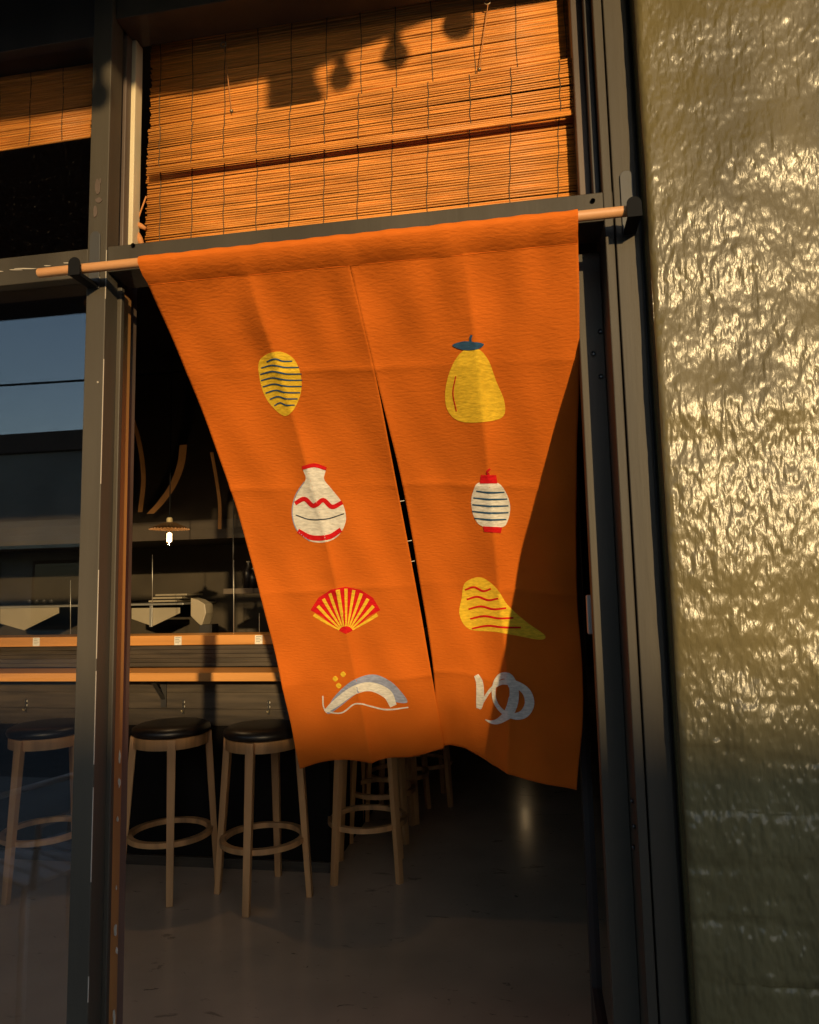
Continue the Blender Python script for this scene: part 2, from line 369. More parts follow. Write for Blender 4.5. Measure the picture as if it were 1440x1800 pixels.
def patch(name, x0, x1, z0, z1, st, label=None):
    nx = max(2, int(round((x1-x0)/st))+1); nz = max(2, int(round((z1-z0)/st))+1)
    X, Z = np.meshgrid(np.linspace(x0, x1, nx), np.linspace(z0, z1, nz))
    Hh = hfield(X, Z); e = 1e-3
    gx = (hfield(X+e, Z)-hfield(np.maximum(X-e, WX0), Z))/(2*e); gz = (hfield(X, Z+e)-hfield(X, Z-e))/(2*e)
    V = np.stack([X-WX0, -Hh, Z], -1).reshape(-1, 3)
    N = np.stack([-gx, -np.ones_like(gx), -gz], -1).reshape(-1, 3); N /= np.linalg.norm(N, axis=1, keepdims=True)
    idx = np.arange(nx*nz).reshape(nz, nx)
    F = np.stack([idx[:-1, :-1], idx[:-1, 1:], idx[1:, 1:], idx[1:, :-1]], -1).reshape(-1, 4)
    me = bpy.data.meshes.new(name); me.from_pydata(V.tolist(), [], F.tolist()); me.materials.append(MT['wall'])
    me.polygons.foreach_set('use_smooth', [True]*len(me.polygons)); me.update()
    me.normals_split_custom_set_from_vertices(N.tolist())
    o = bpy.data.objects.new(name, me); COL.objects.link(o); o.parent = wl
    return o
row = 0; zlo, zhi, xhi = .522, 2.70, .90
for r in range(int(zlo/CH), int(zhi/CH)+1):
    c0 = math.floor(WX0/BL+.5*(r % 2)+OFF+1e-6)
    for c in range(c0, c0+5):
        x0 = max(WX0, (c-.5*(r % 2)-OFF)*BL); x1 = min(xhi, (c+1-.5*(r % 2)-OFF)*BL)
        if x1-x0 < .004: continue
        patch('brick', x0, x1, r*CH, (r+1)*CH, .0025 if x0 < .62 else .005)
zt = (int(zhi/CH)+1)*CH; zb = int(zlo/CH)*CH
B('wall_core', 'wall', wl, WX0+.012, 6.0, WY+.030, FY+.10, 0, RZ+1.2, bevel=0)
B('wall_return', 'wall', wl, WX0+.0005, WX0+.012, WY+.012, FY+.10, 0, RZ+1.2, bevel=0)
B('wall_upper', 'wall', wl, WX0+.001, 6.0, WY-.0, WY+.029, zt, RZ+1.2, bevel=.004)
B('wall_lower', 'wall', wl, WX0+.001, 6.0, WY-.0, WY+.029, 0, zb, bevel=.004)
B('wall_far', 'wall', wl, xhi+.001, 6.0, WY+.001, WY+.029, zb, zt, bevel=.004)

# ------------------------------------------------------------------ curtain rod and brackets
RY = FY-.05
rl = atY(68, 480, RY); rr = atY(1117, 370, RY)
RZc = (rl.z+rr.z)/2
tag(MB().tube([(rl.x, RY, RZc), (rl.x+.002, RY, RZc), (rr.x-.002, RY, RZc), (rr.x, RY, RZc)], [.0085, .0098, .0098, .0085], 20).obj('curtain_rod', 'rodwood', None, 'auto'),
    'pale round wooden rod carrying the orange curtain', 'rod')
def bracket(cx, lip, label):
    t = empty('rod_bracket', (cx, FY, RZc), label, 'bracket', 'black brackets holding the curtain rod')
    def tab(name, y, z0, z1, w, th, m, x=0):
        p = [(x-w/2, y, z0), (x+w/2, y, z0)]+[(x+w/2*math.cos(a), y, z1-w/2+w/2*math.sin(a)) for a in [math.pi*k/14 for k in range(15)]]
        return MB().prism(p, (0, th, 0)).obj(name, m, t, bevel=.0008)
    tab('back_plate', -.0032, -.022, .106, .024, .0030, MT['plate'])
    MB().box(-.011, .011, -.068, -.0035, -.022, -.0135).obj('arm', 'black', t, bevel=.0008)
    tab('front_lip', -.071, -.022, .016, .026, .0028, MT['black'])
MT['plate'] = mat('worn_black_steel_plate', (.05, .048, .047), .5)
bracket(-.889, 0, 'black steel hook bracket on the post between window and door')
bracket(.209, 0, 'black steel hook bracket on the jamb beside the brick wall')

# ------------------------------------------------------------------ noren (split door curtain)
NR = [((248,470),(606,432),(606,432),(1016,388)), ((330,657),(658,646),(658,646),(1019,630)), ((405,860),(698,850),(707,847),(1013,858)),
      ((458,1043),(731,1026),(738,1022),(1014,1043)), ((497,1205),(759,1184),(762,1178),(1025,1225)), ((527,1350),(781,1315),(768,1312),(1014,1388))]
NY = [(RY+.002,)*4, (1.47,1.47,1.47,1.45), (1.67,1.685,1.685,1.665), (1.84,1.88,1.88,1.845), (1.99,2.04,2.04,1.995), (2.12,2.185,2.195,2.12)]
cols = [[(*NR[r][c], NY[r][c]) for r in range(6)] for c in range(4)]
HEMR = [0, -9, -12, -7, 2, 4, 5, 5, 4, 2, 0]
def noren(u, v):
    """u 0..1 left to right (0..0.5 left panel, 0.5..1 right), v 0..1 rod to hem"""
    right = u > .5 or (u == .5 and noren.side)
    a, b = (cols[2], cols[3]) if right else (cols[0], cols[1])
    t = (u-.5)*2 if right else u*2
    p = cr(a, v)*(1-t)+cr(b, v)*t
    if right: p[1] += np.interp(t*10, range(11), HEMR)*v**5
    else: p[1] += -3*math.sin(t*math.pi*2)*v**5
    P = atY(p[0], p[1], p[2])
    # folds ironed into the cloth: ridges at the panel middles, the centre and four cross folds
    d = 0
    for uc, A, w in ((.25, .019, .028), (.75, .016, .028), (.5, .010, .018)):
        if uc == .5 and v > .33: A *= max(.25, 1-(v-.33)*3)
        x_ = (u-uc)/w; d += A*math.exp(-(math.sqrt(x_*x_+.004)-.063)*(1.0 if x_ > 0 else .55))*min(1, v*8)
    for vc in (.2, .4, .6, .8): d += .0042*math.exp(-abs(v-vc)/.010)*(.6+.4*math.sin(u*9+vc*20))
    d += .007*math.sin(u*13+v*3)*v+.004*math.sin(u*31-v*5)*min(1, v*2)*(1-.5*v)
    d += .0035*math.sin(u*52+v*7)*max(0, 1-v*3.2)*min(1, v*10)        # gathers below the rod
    d += .0022*math.sin(u*23+v*9+2*math.sin(v*7))*math.sin(v*19+u*6)+.0012*math.sin(u*80+v*12)*max(0, 1-v*5)*min(1, v*20)
    d += .0015*math.sin(u*17+v*41)+.0010*math.sin(u*47-v*29)
    return P+Vector((.15, -.85, -.5)).normalized()*d
nr = empty('door_curtain', (-.32, RY, RZc), 'split orange cloth door curtain hung from the wooden rod', 'curtain')
allv, allf = [], []
def panel(u0, u1, side, name):
    noren.side = side; nu, nv = 84, 230; mb = MB(); vs = []
    for j in range(nv+1):
        for i in range(nu+1): vs.append(noren(u0+(u1-u0)*i/nu, j/nv))
    fs = [(j*(nu+1)+i, j*(nu+1)+i+1, (j+1)*(nu+1)+i+1, (j+1)*(nu+1)+i) for j in range(nv) for i in range(nu)]
    o = len(allv); allv.extend(vs); allf.extend(tuple(k+o for k in f) for f in fs)
    mb.add(vs, fs); ob = mb.obj(name, 'cloth', None, True); keep(ob, nr)
    s = ob.modifiers.new('solid', 'SOLIDIFY'); s.thickness = .0008
    h = MB()                                                          # narrow turned hem
    h.tube([noren(u0+(u1-u0)*i/60, 1.0) for i in range(61)], .0012, 6); keep(h.obj('hem', 'cloth', None, True), nr)
panel(0, .5, False, 'cloth_panel'); panel(.5, 1, True, 'cloth_panel')
# sleeve for the rod: cloth wrapped round the dowel and stitched below it
noren.side = True; sl_ = MB(); n = 120; vs = []; xa = noren(0, 0).x; xb = noren(1, 0).x
for i in range(n+1):
    x = xa+(xb-xa)*i/n; wv = .0009*math.sin(i*.9)+.0008*math.sin(i*.37)
    u = i/n; Q = noren(u, .033)
    rad = .0122+wv*.6
    prof = [(Q.y-.0012, Q.z), ((Q.y+RY-rad)/2-.003, (Q.z+RZc-.012)/2)]+[(RY-rad*math.cos(a), RZc+rad*math.sin(a)) for a in [R_(q) for q in range(-30, 231, 20)]]+[(Q.y+.0022, Q.z+.001)]
    vs += [(x, y, z) for y, z in prof]
k = len(prof)
sl_.add(vs, [(i*k+j, i*k+j+1, (i+1)*k+j+1, (i+1)*k+j) for i in range(n) for j in range(k-1)])
keep(sl_.obj('rod_sleeve', 'cloth', None, True), nr)
st = MB(); st.tube([noren(i/90, .033)+Vector((0, -.0010, -.0003)) for i in range(91)], .0006, 5); keep(st.obj('stitched_seam', 'cloth', None, True), nr)
bvh = BVHTree.FromPolygons(allv, allf)
def onto(px, py, lift):
    d = ray(px, py).normalized(); h = bvh.ray_cast(CAM, d)
    if h[0] is None:
        q = bvh.find_nearest(CAM+d*1.9); return q[0]-d*lift
    nn = h[1]
    if nn.dot(d) > 0: nn = -nn
    return h[0]+nn*lift
def smooth_poly(pts, n=8):
    out = []; m = len(pts)
    for i in range(m):
        q = [pts[(i+k) % m] for k in (-1, 0, 1, 2)]
        for j in range(n):
            out.append(tuple(cr(q, (1+j/n)/3)))
    return out
def blob(name, pts, m, lift, label=None, sm=True):
    pts = smooth_poly(pts) if sm else pts
    bm = bmesh.new(); bm.faces.new([bm.verts.new((x, y, 0)) for x, y in pts]); bmesh.ops.triangulate(bm, faces=bm.faces)
    xs = [p[0] for p in pts]; ys = [p[1] for p in pts]
    for ax, lo, hi in ((0, min(xs), max(xs)), (1, min(ys), max(ys))):
        g = lo+3
        while g < hi:
            co = (g, 0, 0) if ax == 0 else (0, g, 0); no = (1, 0, 0) if ax == 0 else (0, 1, 0)
            bmesh.ops.bisect_plane(bm, geom=bm.verts[:]+bm.edges[:]+bm.faces[:], plane_co=co, plane_no=no); g += 3
    for v in bm.verts: v.co = onto(v.co.x, v.co.y, lift)
    me = bpy.data.meshes.new(name); bm.to_mesh(me); bm.free(); me.materials.append(MT[m])
    for p in me.polygons: p.use_smooth = True
    o = bpy.data.objects.new(name, me); COL.objects.link(o); keep(o, nr)
    if label: o['label'] = label
    return o
def stroke(name, pts, m, lift, label=None, sub=6, par=None, grow=.0):
    path = [cr(pts, i/(sub*(len(pts)-1))) for i in range(sub*(len(pts)-1)+1)]; vs = []
    for i, p in enumerate(path):
        a = path[max(i-1, 0)]; b = path[min(i+1, len(path)-1)]; t = np.array([b[0]-a[0], b[1]-a[1]]); t = t/(np.linalg.norm(t)+1e-9); nn = np.array([-t[1], t[0]])
        lf = lift+grow*i/len(path)
        for k in (-.5, 0, .5): vs.append(onto(p[0]+nn[0]*p[2]*k, p[1]+nn[1]*p[2]*k, lf))
    fs = []
    for i in range(len(path)-1): fs += [(i*3, i*3+1, i*3+4, i*3+3), (i*3+1, i*3+2, i*3+5, i*3+4)]
    o = MB().add(vs, fs).obj(name, m, None, True); keep(o, nr)
    if label: o['label'] = label
    return o
L1, L2, L3, L4 = .0017, .0028, .0034, .0040
# motif: striped yellow egg
blob('print_motif', [(455,640),(470,622),(495,618),(518,632),(530,665),(526,700),(505,730),(480,715),(462,685)], 'pyellow', L1, 'yellow egg shape with dark wavy stripes')
for k in range(8):
    y = 632+k*11; hw = [22,33,36,36,34,30,24,17][k]; cx = 492+k*1.2
    stroke('print_line', [(cx-hw, y+3, 2.2), (cx-hw*.4, y-2, 2.6), (cx+hw*.2, y+2, 2.6), (cx+hw, y+2, 2)], 'pblue', L2)
# motif: yellow pear with a blue leaf
blob('print_motif', [(812,618),(838,612),(858,632),(872,668),(887,705),(884,732),(850,741),(810,740),(788,722),(783,690),(792,650)], 'pyellow', L1, 'plain yellow pear shape with a blue leaf')
blob('print_leaf', [(796,606),(815,599),(832,600),(850,604),(838,613),(815,614)], 'pblue', L2)
stroke('print_line', [(829,604,4), (828,594,4), (830,588,4)], 'pblue', L2)
stroke('print_line', [(802,660,1.6),(797,690,2),(803,722,1.6)], 'pred', L2)
# motif: white vase with red bands
blob('print_motif', [(534,822),(556,818),(572,824),(570,842),(584,860),(603,886),(608,916),(594,942),(568,953),(540,948),(520,926),(515,894),(524,864),(538,842)], 'pwhite', L1, 'white vase shape with red bands')
stroke('print_line', [(532,822,6), (552,817,7), (574,823,6)], 'pred', L2)
stroke('print_line', [(519,884,7), (536,876,8), (552,888,8), (568,878,8), (584,890,8), (602,882,7)], 'pred', L2)
stroke('print_line', [(524,932,8), (548,944,9), (578,943,9), (600,930,8)], 'pred', L2)
stroke('print_line', [(520,904,1.8), (545,912,2), (575,911,2), (605,902,1.8)], 'pline', L2)
stroke('print_line', [(536,846,1.6),(520,870,1.8),(514,900,1.8),(522,930,1.8),(545,950,1.8)], 'pgrey', L2)
# motif: white paper lantern with blue bands and red ends
blob('print_motif', [(842,848),(874,848),(890,866),(897,890),(893,914),(882,926),(848,924),(834,908),(829,884),(832,864)], 'pwhite', L1, 'white lantern shape with blue bands and red ends')
for k, hw in ((0,24),(1,29),(2,31),(3,31),(4,27)):
    y = 862+k*12; stroke('print_line', [(862-hw, y, 2.2), (862+k*.4, y+3, 3.4), (863+hw, y+2, 2.2)], 'pblue', L2)
blob('print_cap', [(846,834),(872,834),(874,849),(844,849)], 'pred', L2, sm=False)
blob('print_cap', [(850,924),(882,926),(880,936),(852,934)], 'pred', L2, sm=False)
stroke('print_line', [(859,834,3), (857,828,3), (861,823,3)], 'pred', L2)
# motif: red folding fan with yellow ribs
blob('print_motif', [(546,1072),(560,1050),(582,1036),(608,1031),(634,1036),(656,1050),(669,1072),(646,1084),(628,1104),(608,1114),(588,1104),(568,1084)], 'pred', L1, 'red folding fan shape with yellow ribs', sm=False)
for k in range(11):
    a = math.pi*(.12+.76*k/10); stroke('print_line', [(608-math.cos(a)*12, 1110-math.sin(a)*10, 2.5), (608-math.cos(a)*38, 1108-math.sin(a)*42, 4.5), (608-math.cos(a)*60, 1106-math.sin(a)*72, 6)], 'pyellow', L2)
# motif: yellow hill with red curls
blob('print_motif', [(818,1024),(845,1014),(872,1032),(892,1062),(925,1092),(958,1116),(950,1124),(915,1118),(870,1110),(825,1105),(808,1080),(812,1050)], 'pyellow', L1, 'yellow hill shape with red wavy lines')
for k in range(5):
    stroke('print_line', [(818+k*3, 1036+k*17, 3), (834+k*6, 1031+k*17, 3.6), (850+k*9, 1038+k*16, 3.6), (864+k*13, 1034+k*17, 3)], 'pred', L2)
# motif: grey blue wave with a white band
blob('print_motif', [(575,1248),(590,1222),(620,1196),(655,1185),(685,1196),(705,1215),(716,1234),(690,1232),(660,1216),(630,1218),(600,1240),(580,1254)], 'pgrey', L1, 'grey blue wave shape with a white band')
stroke('print_line', [(572,1250,6), (590,1236,13), (620,1214,15), (650,1206,16), (680,1218,17), (692,1240,12)], 'pwhite', L2)
stroke('print_line', [(568,1222,2.5), (572,1246,2.5), (600,1252,2.5), (625,1236,2.5), (650,1240,2.5), (680,1246,2.8), (718,1242,2.2)], 'pwhite', L3, grow=.0004)
for x_, y_ in ((590,1192),(604,1184),(596,1204)): blob('print_spot', [(x_-5,y_),(x_,y_-5),(x_+5,y_),(x_,y_+5)], 'pyellow', L3)
# the written character
g = lambda L: [(640+x*.3443, 780+y*.3443, w*.38) for x, y, w in L]
o = stroke('print_character', g([(574,1180,22),(590,1215,32),(594,1265,36),(592,1320,34),(588,1350,24)]), 'pwhite', L1, 'white brush written character on the lower right panel')
stroke('print_character', g([(588,1350,16),(610,1310,13),(650,1252,15),(705,1216,22),(770,1222,30),(828,1262,38),(846,1322,44),(820,1374,42),(770,1388,30),(712,1366,20),(674,1318,18),(664,1262,18),(676,1210,20),(706,1182,28),(740,1190,36),(764,1240,42),(764,1310,46),(738,1376,42),(692,1412,28),(655,1418,16),(622,1406,4)]), 'pwhite', L2, grow=.0006)
# little stitches bridging the slit
for px, py in ((704,882),(717,952),(722,988)):
    Yc = onto(px-9, py, .001).y; a = atY(px-7, py-1, Yc); b = atY(px+7, py-2, Yc)
    keep(MB().tube([a, (a+b)/2+Vector((0,-.001,-.001)), b], .0009, 5).obj('slit_stitch', 'pwhite', None, True), nr)

# ------------------------------------------------------------------ bamboo blinds
def blind(label, sections, cordpx, name='bamboo_blind'):
    c0 = atY(*sections[0][0], sections[0][4])
    t = empty(name, (c0.x, sections[0][4], c0.z), label, 'blind', 'bamboo blinds behind the upper windows')
    for TL, TR, BR, BLc, Y, cnt, sag in sections:
        a, b, c, d = [atY(*p, Y) for p in (TL, TR, BR, BLc)]
        jit = 0
        for i in range(cnt):
            f = (i+.5)/cnt; jit = jit*.6+random.gauss(0, .0005)
            l_ = a.lerp(d, f); r_ = b.lerp(c, f); th = (l_-a.lerp(d, f+1/cnt)).length*.98*random.uniform(.78, 1.08)
            nseg = 6; pts = []
            ex0 = random.uniform(-.003, .003); ex1 = random.uniform(-.003, .003); ph = random.random()*6; dz2 = random.gauss(0, .0007)
            for k in range(nseg+1):
                q = k/nseg; p = l_.lerp(r_, q)
                p = p+Vector(((ex0 if k == 0 else ex1 if k == nseg else 0), random.gauss(0, .0004)+sag*math.sin(f*math.pi), jit+dz2*math.sin(q*5+ph)))
                pts.append(p)
            keep(MB().tube(pts, th/2, 6).obj('slat', 'slat', None, True), t)
        for px in cordpx:
            f = (px-TL[0])/(TR[0]-TL[0])
            if not 0 < f < 1: continue
            pts = [a.lerp(d, q/10).lerp(b.lerp(c, q/10), f+.0015*math.sin(q*1.7+px))+Vector((0, -.0024+sag*math.sin(q/10*math.pi), 0)) for q in range(11)]
            keep(MB().tube(pts, .0011, 5).obj('binding_cord', 'cord', None), t)
    return t
BY = FY+.112
bl = blind('bamboo blind with a sagging fold, above the open doorway',
    [((268,-70),(1005,-185),(1018,112),(264,240), BY+.012, 74, .003), ((262,227),(1018,100),(1021,196),(259,302), BY-.022, 22, -.003), ((259,290),(1021,184),(1019,347),(257,434), BY, 38, 0)],
    (286,347,407,468,528,590,650,709,770,840,908,986))
for k in range(3):
    keep(MB().tube([atY(259, 298+k*3.2, BY-.027), atY(640, 245+k*3.2, BY-.027), atY(1021, 192+k*3.2, BY-.027)], .0021, 8).obj('hem_bar', 'slat', None, True), bl)
for (rx, ry), (kx, ky) in (((393,78),(407,195)), ((857,3),(843,122))):
    c = atY(rx, ry, BY-.004)
    keep(MB().tube([c+Vector((.0065*math.cos(a), 0, .0065*math.sin(a))) for a in [2*math.pi*k/20 for k in range(20)]], .0016, 6, True).obj('cord_ring', 'ring', None, True), bl)
    e = atY(kx, ky, BY-.018)
    keep(MB().tube([c+Vector((.001,0,-.006)), c.lerp(e, .5)+Vector((.001,0,0)), e], .0011, 6).obj('pull_cord', 'cordlight', None, True), bl)
    keep(MB().lathe([(0,.004),(.003,.003),(.0045,0),(.003,-.003),(0,-.004)], 10, e).obj('cord_knot', 'ring', None, True), bl)
# pull cord looped round a toggle beside the blind
a = atY(257, 345, BY-.01)
keep(MB().tube([a, atY(248,370,BY-.01), atY(241,392,BY-.01)], .0018, 6).obj('pull_cord', 'cordlight', None, True), bl)
keep(MB().tube([atY(241,392,BY-.01), atY(247,397,BY-.01), atY(256,402,BY-.01)], [.004,.0065,.004], 8).obj('cord_toggle', 'cordlight', None, True), bl)
keep(MB().tube([atY(243,410,BY-.01), atY(246,420,BY-.01), atY(250,432,BY-.01)], [.004,.007,.006], 8).obj('cord_toggle', 'cordlight', None, True), bl)
blind('short bamboo blind behind the dusty window beside the doorway', [((-420,100),(163,20),(160,240),(-420,330), FY+.075, 56, .004)], (-60,10,62,116))

# ------------------------------------------------------------------ open door leaf inside the right jamb
dl = empty('glazed_door', (.15, FY+.16, 0), 'dark glazed door folded open inside the jamb by the brick wall', 'door')
B('stile', 'paint_dark', dl, .128, .165, FY+.165, FY+.235, .02, 2.08); B('stile', 'paint_dark', dl, .128, .165, FY+.93, FY+1.0, .02, 2.08)
B('rail', 'paint_dark', dl, .129, .164, FY+.2355, FY+.9295, .02, .26); B('rail', 'paint_dark', dl, .129, .164, FY+.2355, FY+.9295, 1.98, 2.08)
keep(MB().box(.143, .149, FY+.23, FY+.935, .25, 1.99).obj('pane', 'glass_door'), dl)
o = keep(MB().box(.112, .1275, FY+.19, FY+.21, 1.32, 1.40).obj('door_handle', 'steel', None, bevel=.003), dl)
o = keep(MB().box(.122, .1275, FY+.18, FY+.205, 1.13, 1.20).obj('lock_plate', 'brass', None, bevel=.001), dl)

# ------------------------------------------------------------------ bar
CY, SY, KY = 3.40, 3.64, 3.66
cz1 = atY(240, 1183, CY).z; cz0 = atY(240, 1198, CY).z; sz1 = atY(240, 1118, SY).z; sz0 = atY(240, 1135, SY).z
BX1 = -1.06
bar = empty('bar_counter', (-2.5, KY, 0), 'long bar with two honey coloured wooden ledges on a dark front', 'bar')
B('counter_plank', 'plank', bar, RX0+.01, BX1+.22, CY, SY-.002, cz0, cz1, bevel=.003)
B('ledge_plank', 'plank', bar, RX0+.01, BX1+.02, SY, SY+.22, sz0, sz1, bevel=.003)
for k in range(5):
    z0 = cz1+.002+k*(sz0-cz1-.004)/5; B('back_board', 'bardark', bar, RX0+.01, BX1, SY+.03+.002*(k % 2), SY+.05, z0, z0+(sz0-cz1-.004)/5-.0015, bevel=.0008)
for k in range(3):
    z0 = .72+k*(cz0-.722)/3; B('front_board', 'bardark', bar, RX0+.01, BX1, KY+.002*(k % 2), KY+.05, z0, z0+(cz0-.722)/3-.0015, bevel=.0008)
B('front_panel', 'barblack', bar, RX0+.01, BX1, KY+.004, KY+.05, .05, .7185)
B('kick_rail', 'bardark', bar, RX0+.01, BX1+.002, KY-.012, KY+.003, 0, .05)
B('end_panel', 'barblack', bar, BX1-.05, BX1-.002, KY+.051, 7.4, 0, cz0-.001)
B('return_counter', 'plank', bar, BX1-.3, BX1+.22, SY-.001+.24, 7.4, cz0, cz1, bevel=.003)
def iron_bracket(px):
    x = atY(px, 1225, KY).x; m = MB()
    m.bar((x, KY-.006, cz0-.002), (x, KY-.006, cz0-.17), .03, .008, (0,1,0)).bar((x, KY-.006, cz0-.006), (x, CY+.05, cz0-.006), .03, .008)
    m.bar((x, KY-.012, cz0-.125), (x, KY-.13, cz0-.012), .02, .008, (0,1,0))
    keep(m.obj('iron_bracket', 'iron'), bar)
for p in (289, -120, 640): iron_bracket(p)
for px, py, lab in ((45,1238,'small brass double hook under the counter behind the window'), (322,1240,'small brass double hook under the counter beside the iron bracket'), (472,1241,'small brass double hook under the counter above the stool next to the curtain')):
    p = atY(px, py, KY-.004); t = empty('coat_hook', p, lab, 'hook', 'hooks under the counter')
    MB().box(-.005, .005, -.001, .004, -.045, .03).obj('hook_plate', 'iron', t)
    for dz in (.017, -.006): MB().lathe([(0,-.012),(.006,-.011),(.0085,-.006),(.006,0)], 14).obj('peg', 'pwhite', t, True).matrix_local = Matrix.Translation((0,-.001,dz)) @ Matrix.Rotation(R_(-90), 4, 'X') @ Matrix.Scale(-1, 4, (0,0,1))
    MB().tube([(0,0,-.024),(0,-.01,-.034),(0,-.018,-.03),(0,-.02,-.022)], .0022, 6).obj('hook_arm', 'brass', t, True)
for px, py, lab in ((64,1128,'small white paper tag on the ledge behind the window'), (313,1126,'small white paper tag on the ledge under the hanging lamp'), (455,1124,'small shaded paper tag on the ledge next to the curtain')):
    p = atY(px, py, SY-.002); t = empty('paper_tag', p, lab, 'paper tag', 'paper tags on the bar ledge')
    MB().box(-.021, .021, -.0015, 0, -.024, .022).obj('paper', 'paper', t)
    for k in range(4): MB().box(-.015, .015-.007*(k % 2), -.002, -.0016, .014-k*.009, .0165-k*.009).obj('print_line', 'ink', t)

# ------------------------------------------------------------------ bar stools
def make_stool():
    t = empty('bar_stool', (0,0,0), '', 'stool', 'wooden bar stools at the bar'); Hs = .735
    MB().lathe([(0,Hs+.052),(.10,Hs+.051),(.165,Hs+.046),(.186,Hs+.034),(.190,Hs+.018),(.184,Hs+.004),(.17,Hs),(0,Hs)], 40).obj('seat_cushion', 'leather', t, True)
    MB().lathe([(.150,Hs-.001),(.178,Hs-.001),(.178,Hs-.052),(.150,Hs-.052),(.150,Hs-.001)], 40).obj('apron', 'oak', t, 'auto')
    for k in range(4):
        a = math.pi/2*k; d = Vector((math.cos(a), math.sin(a), 0)); sd = Vector((-math.sin(a), math.cos(a), 0))
        MB().bar(d*.175+Vector((0,0,Hs-.001)), d*.226, .040, .034, d, .031, .027).obj('leg', 'oak', t, bevel=.003)
    zr = .26
    MB().lathe([(.176,zr+.012),(.203,zr+.012),(.203,zr-.012),(.176,zr-.012),(.176,zr+.012)], 40).obj('foot_ring', 'oak', t, 'auto')
    return t
stool = make_stool(); first = True
for (px, py), rot, lab in (((76,1556), -7, 'oak bar stool with black seat behind the window glass'), ((298,1560), -62, 'oak bar stool with black seat under the hanging lamp'),
        ((463,1573), 2, 'oak bar stool with black seat half hidden by the curtain edge'), ((648,1532), -35, 'oak bar stool at the bar corner, legs showing under the curtain'),
        ((672,1466), -42, 'oak bar stool directly behind the one at the bar corner'), ((700,1432), -50, 'oak bar stool deep in shade, third along the returning bar'), ((745,1408), -30, 'oak bar stool deepest in shade along the returning bar'), ((-110,1540), 20, 'oak bar stool behind the window, farthest from the doorway')):
    o = stool if first else copy_tree(stool); first = False
    p = atZ(px, py); o.location = (p.x, p.y, 0); o.rotation_euler.z = R_(rot); o['label'] = lab

# ------------------------------------------------------------------ pendant lamps
def lamp(p, label, drop, e, fil='filament'):
    t = empty('pendant_lamp', p, label, 'lamp', 'hanging filament lamps')
    MB().tube([(0,0,.055),(0,0,drop)], .003, 6).obj('cord', 'black', t)
    MB().lathe([(.012,.055),(.016,.048),(.016,.03),(.02,.026)], 16).obj('cap', 'brass', t, True)
    MB().lathe([(.018,.030),(.03,.026),(.06,.012),(.085,.001),(.103,-.008),(.1035,-.0095),(.085,-.001),(.06,.0095),(.03,.0235),(.018,.0275)], 72, flute=.006).obj('shade', 'shade', t)
    b = MB().lathe([(.012,-.002),(.014,-.02),(.024,-.045),(.026,-.06),(.022,-.078),(.010,-.090),(0,-.093)], 20).obj('bulb', 'bulb', t, True)
    MB().lathe([(.003,-.025),(.0125,-.03),(.0125,-.072),(.004,-.076)], 12).obj('filament', MT[fil], b, True)
    l = bpy.data.lights.new('filament_light', 'POINT'); l.energy = e; l.color = (1, .68, .34); l.shadow_soft_size = .012
    lo = bpy.data.objects.new('filament_light', l); COL.objects.link(lo); lo.parent = t; lo.location = (0,0,-.105)
p = atY(298, 928, 3.5); lamp(p, 'lit hanging lamp with a ribbed metal shade beside the curtain', RZ-p.z, 2.4)
lamp(Vector((-.2, 10.4, 1.9)), 'lit hanging lamp far back behind the curtain', RZ-1.9, .45, 'filament_dim')
lamp(Vector((-2.3, 6.6, 1.95)), 'unseen hanging lamp added behind the kitchen wall', RZ-1.95, 1.0)  # no lamp known here; added unseen for more light in the room

# ------------------------------------------------------------------ kitchen beyond the bar
KW = 5.3
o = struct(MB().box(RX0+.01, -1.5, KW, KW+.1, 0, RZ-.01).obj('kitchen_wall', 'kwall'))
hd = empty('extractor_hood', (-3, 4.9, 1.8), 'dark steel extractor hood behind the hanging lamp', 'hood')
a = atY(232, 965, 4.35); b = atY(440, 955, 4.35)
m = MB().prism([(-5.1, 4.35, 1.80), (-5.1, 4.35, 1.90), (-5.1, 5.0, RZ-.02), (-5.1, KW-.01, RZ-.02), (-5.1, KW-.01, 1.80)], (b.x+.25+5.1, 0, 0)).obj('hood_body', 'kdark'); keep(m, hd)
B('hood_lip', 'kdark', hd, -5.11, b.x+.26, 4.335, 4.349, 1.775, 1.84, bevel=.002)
sh = empty('steel_shelf', (-2.9, KW-.3, 1.3), 'steel wall shelf on triangular brackets behind the bar ledge', 'shelf')
sy = 4.75; zsh = atY(200, 1064, sy).z
B('shelf_board', 'steel', sh, atY(-200,1064,sy).x, atY(322,1064,sy).x, sy, KW-.002, zsh-.006, zsh+.008)
for pl in ([(0,1066),(103,1066),(103,1078),(42,1108),(0,1096)], [(-150,1066),(-40,1066),(-40,1078),(-80,1108)], [(231,1069),(316,1068),(316,1078),(268,1101),(231,1088)]):
    keep(MB().prism([atY(x, y, sy+.01) for x, y in pl], (0, .012, 0)).obj('gusset', 'cream', None, bevel=.002), sh)
B('gusset_post', 'steel', sh, atY(263,1090,sy).x, atY(268,1090,sy).x, sy-.005, sy+.008, atY(265,1102,sy).z, zsh-.007)
for k in range(4): 
    p = atY(52+k*13, 1059, sy+.05); keep(MB().lathe([(.016,.02),(.018,.0),(.016,-.0),(0,0)], 14, p).obj('clip', 'iron', None, True), sh)
tr = empty('tray_stack', atY(292,1052,4.7), 'pale metal trays on the steel shelf under the lamp', 'tray')
for k in range(3):
    p0 = atY(258+k*6, 1059-k*5.5, 4.7); p1 = atY(308+k*9, 1056-k*5.5, 4.7)
    keep(MB().box(p0.x, p1.x, 4.72, 4.98, p0.z, p0.z+.014).obj('tray', 'cream', None, bevel=.004), tr)
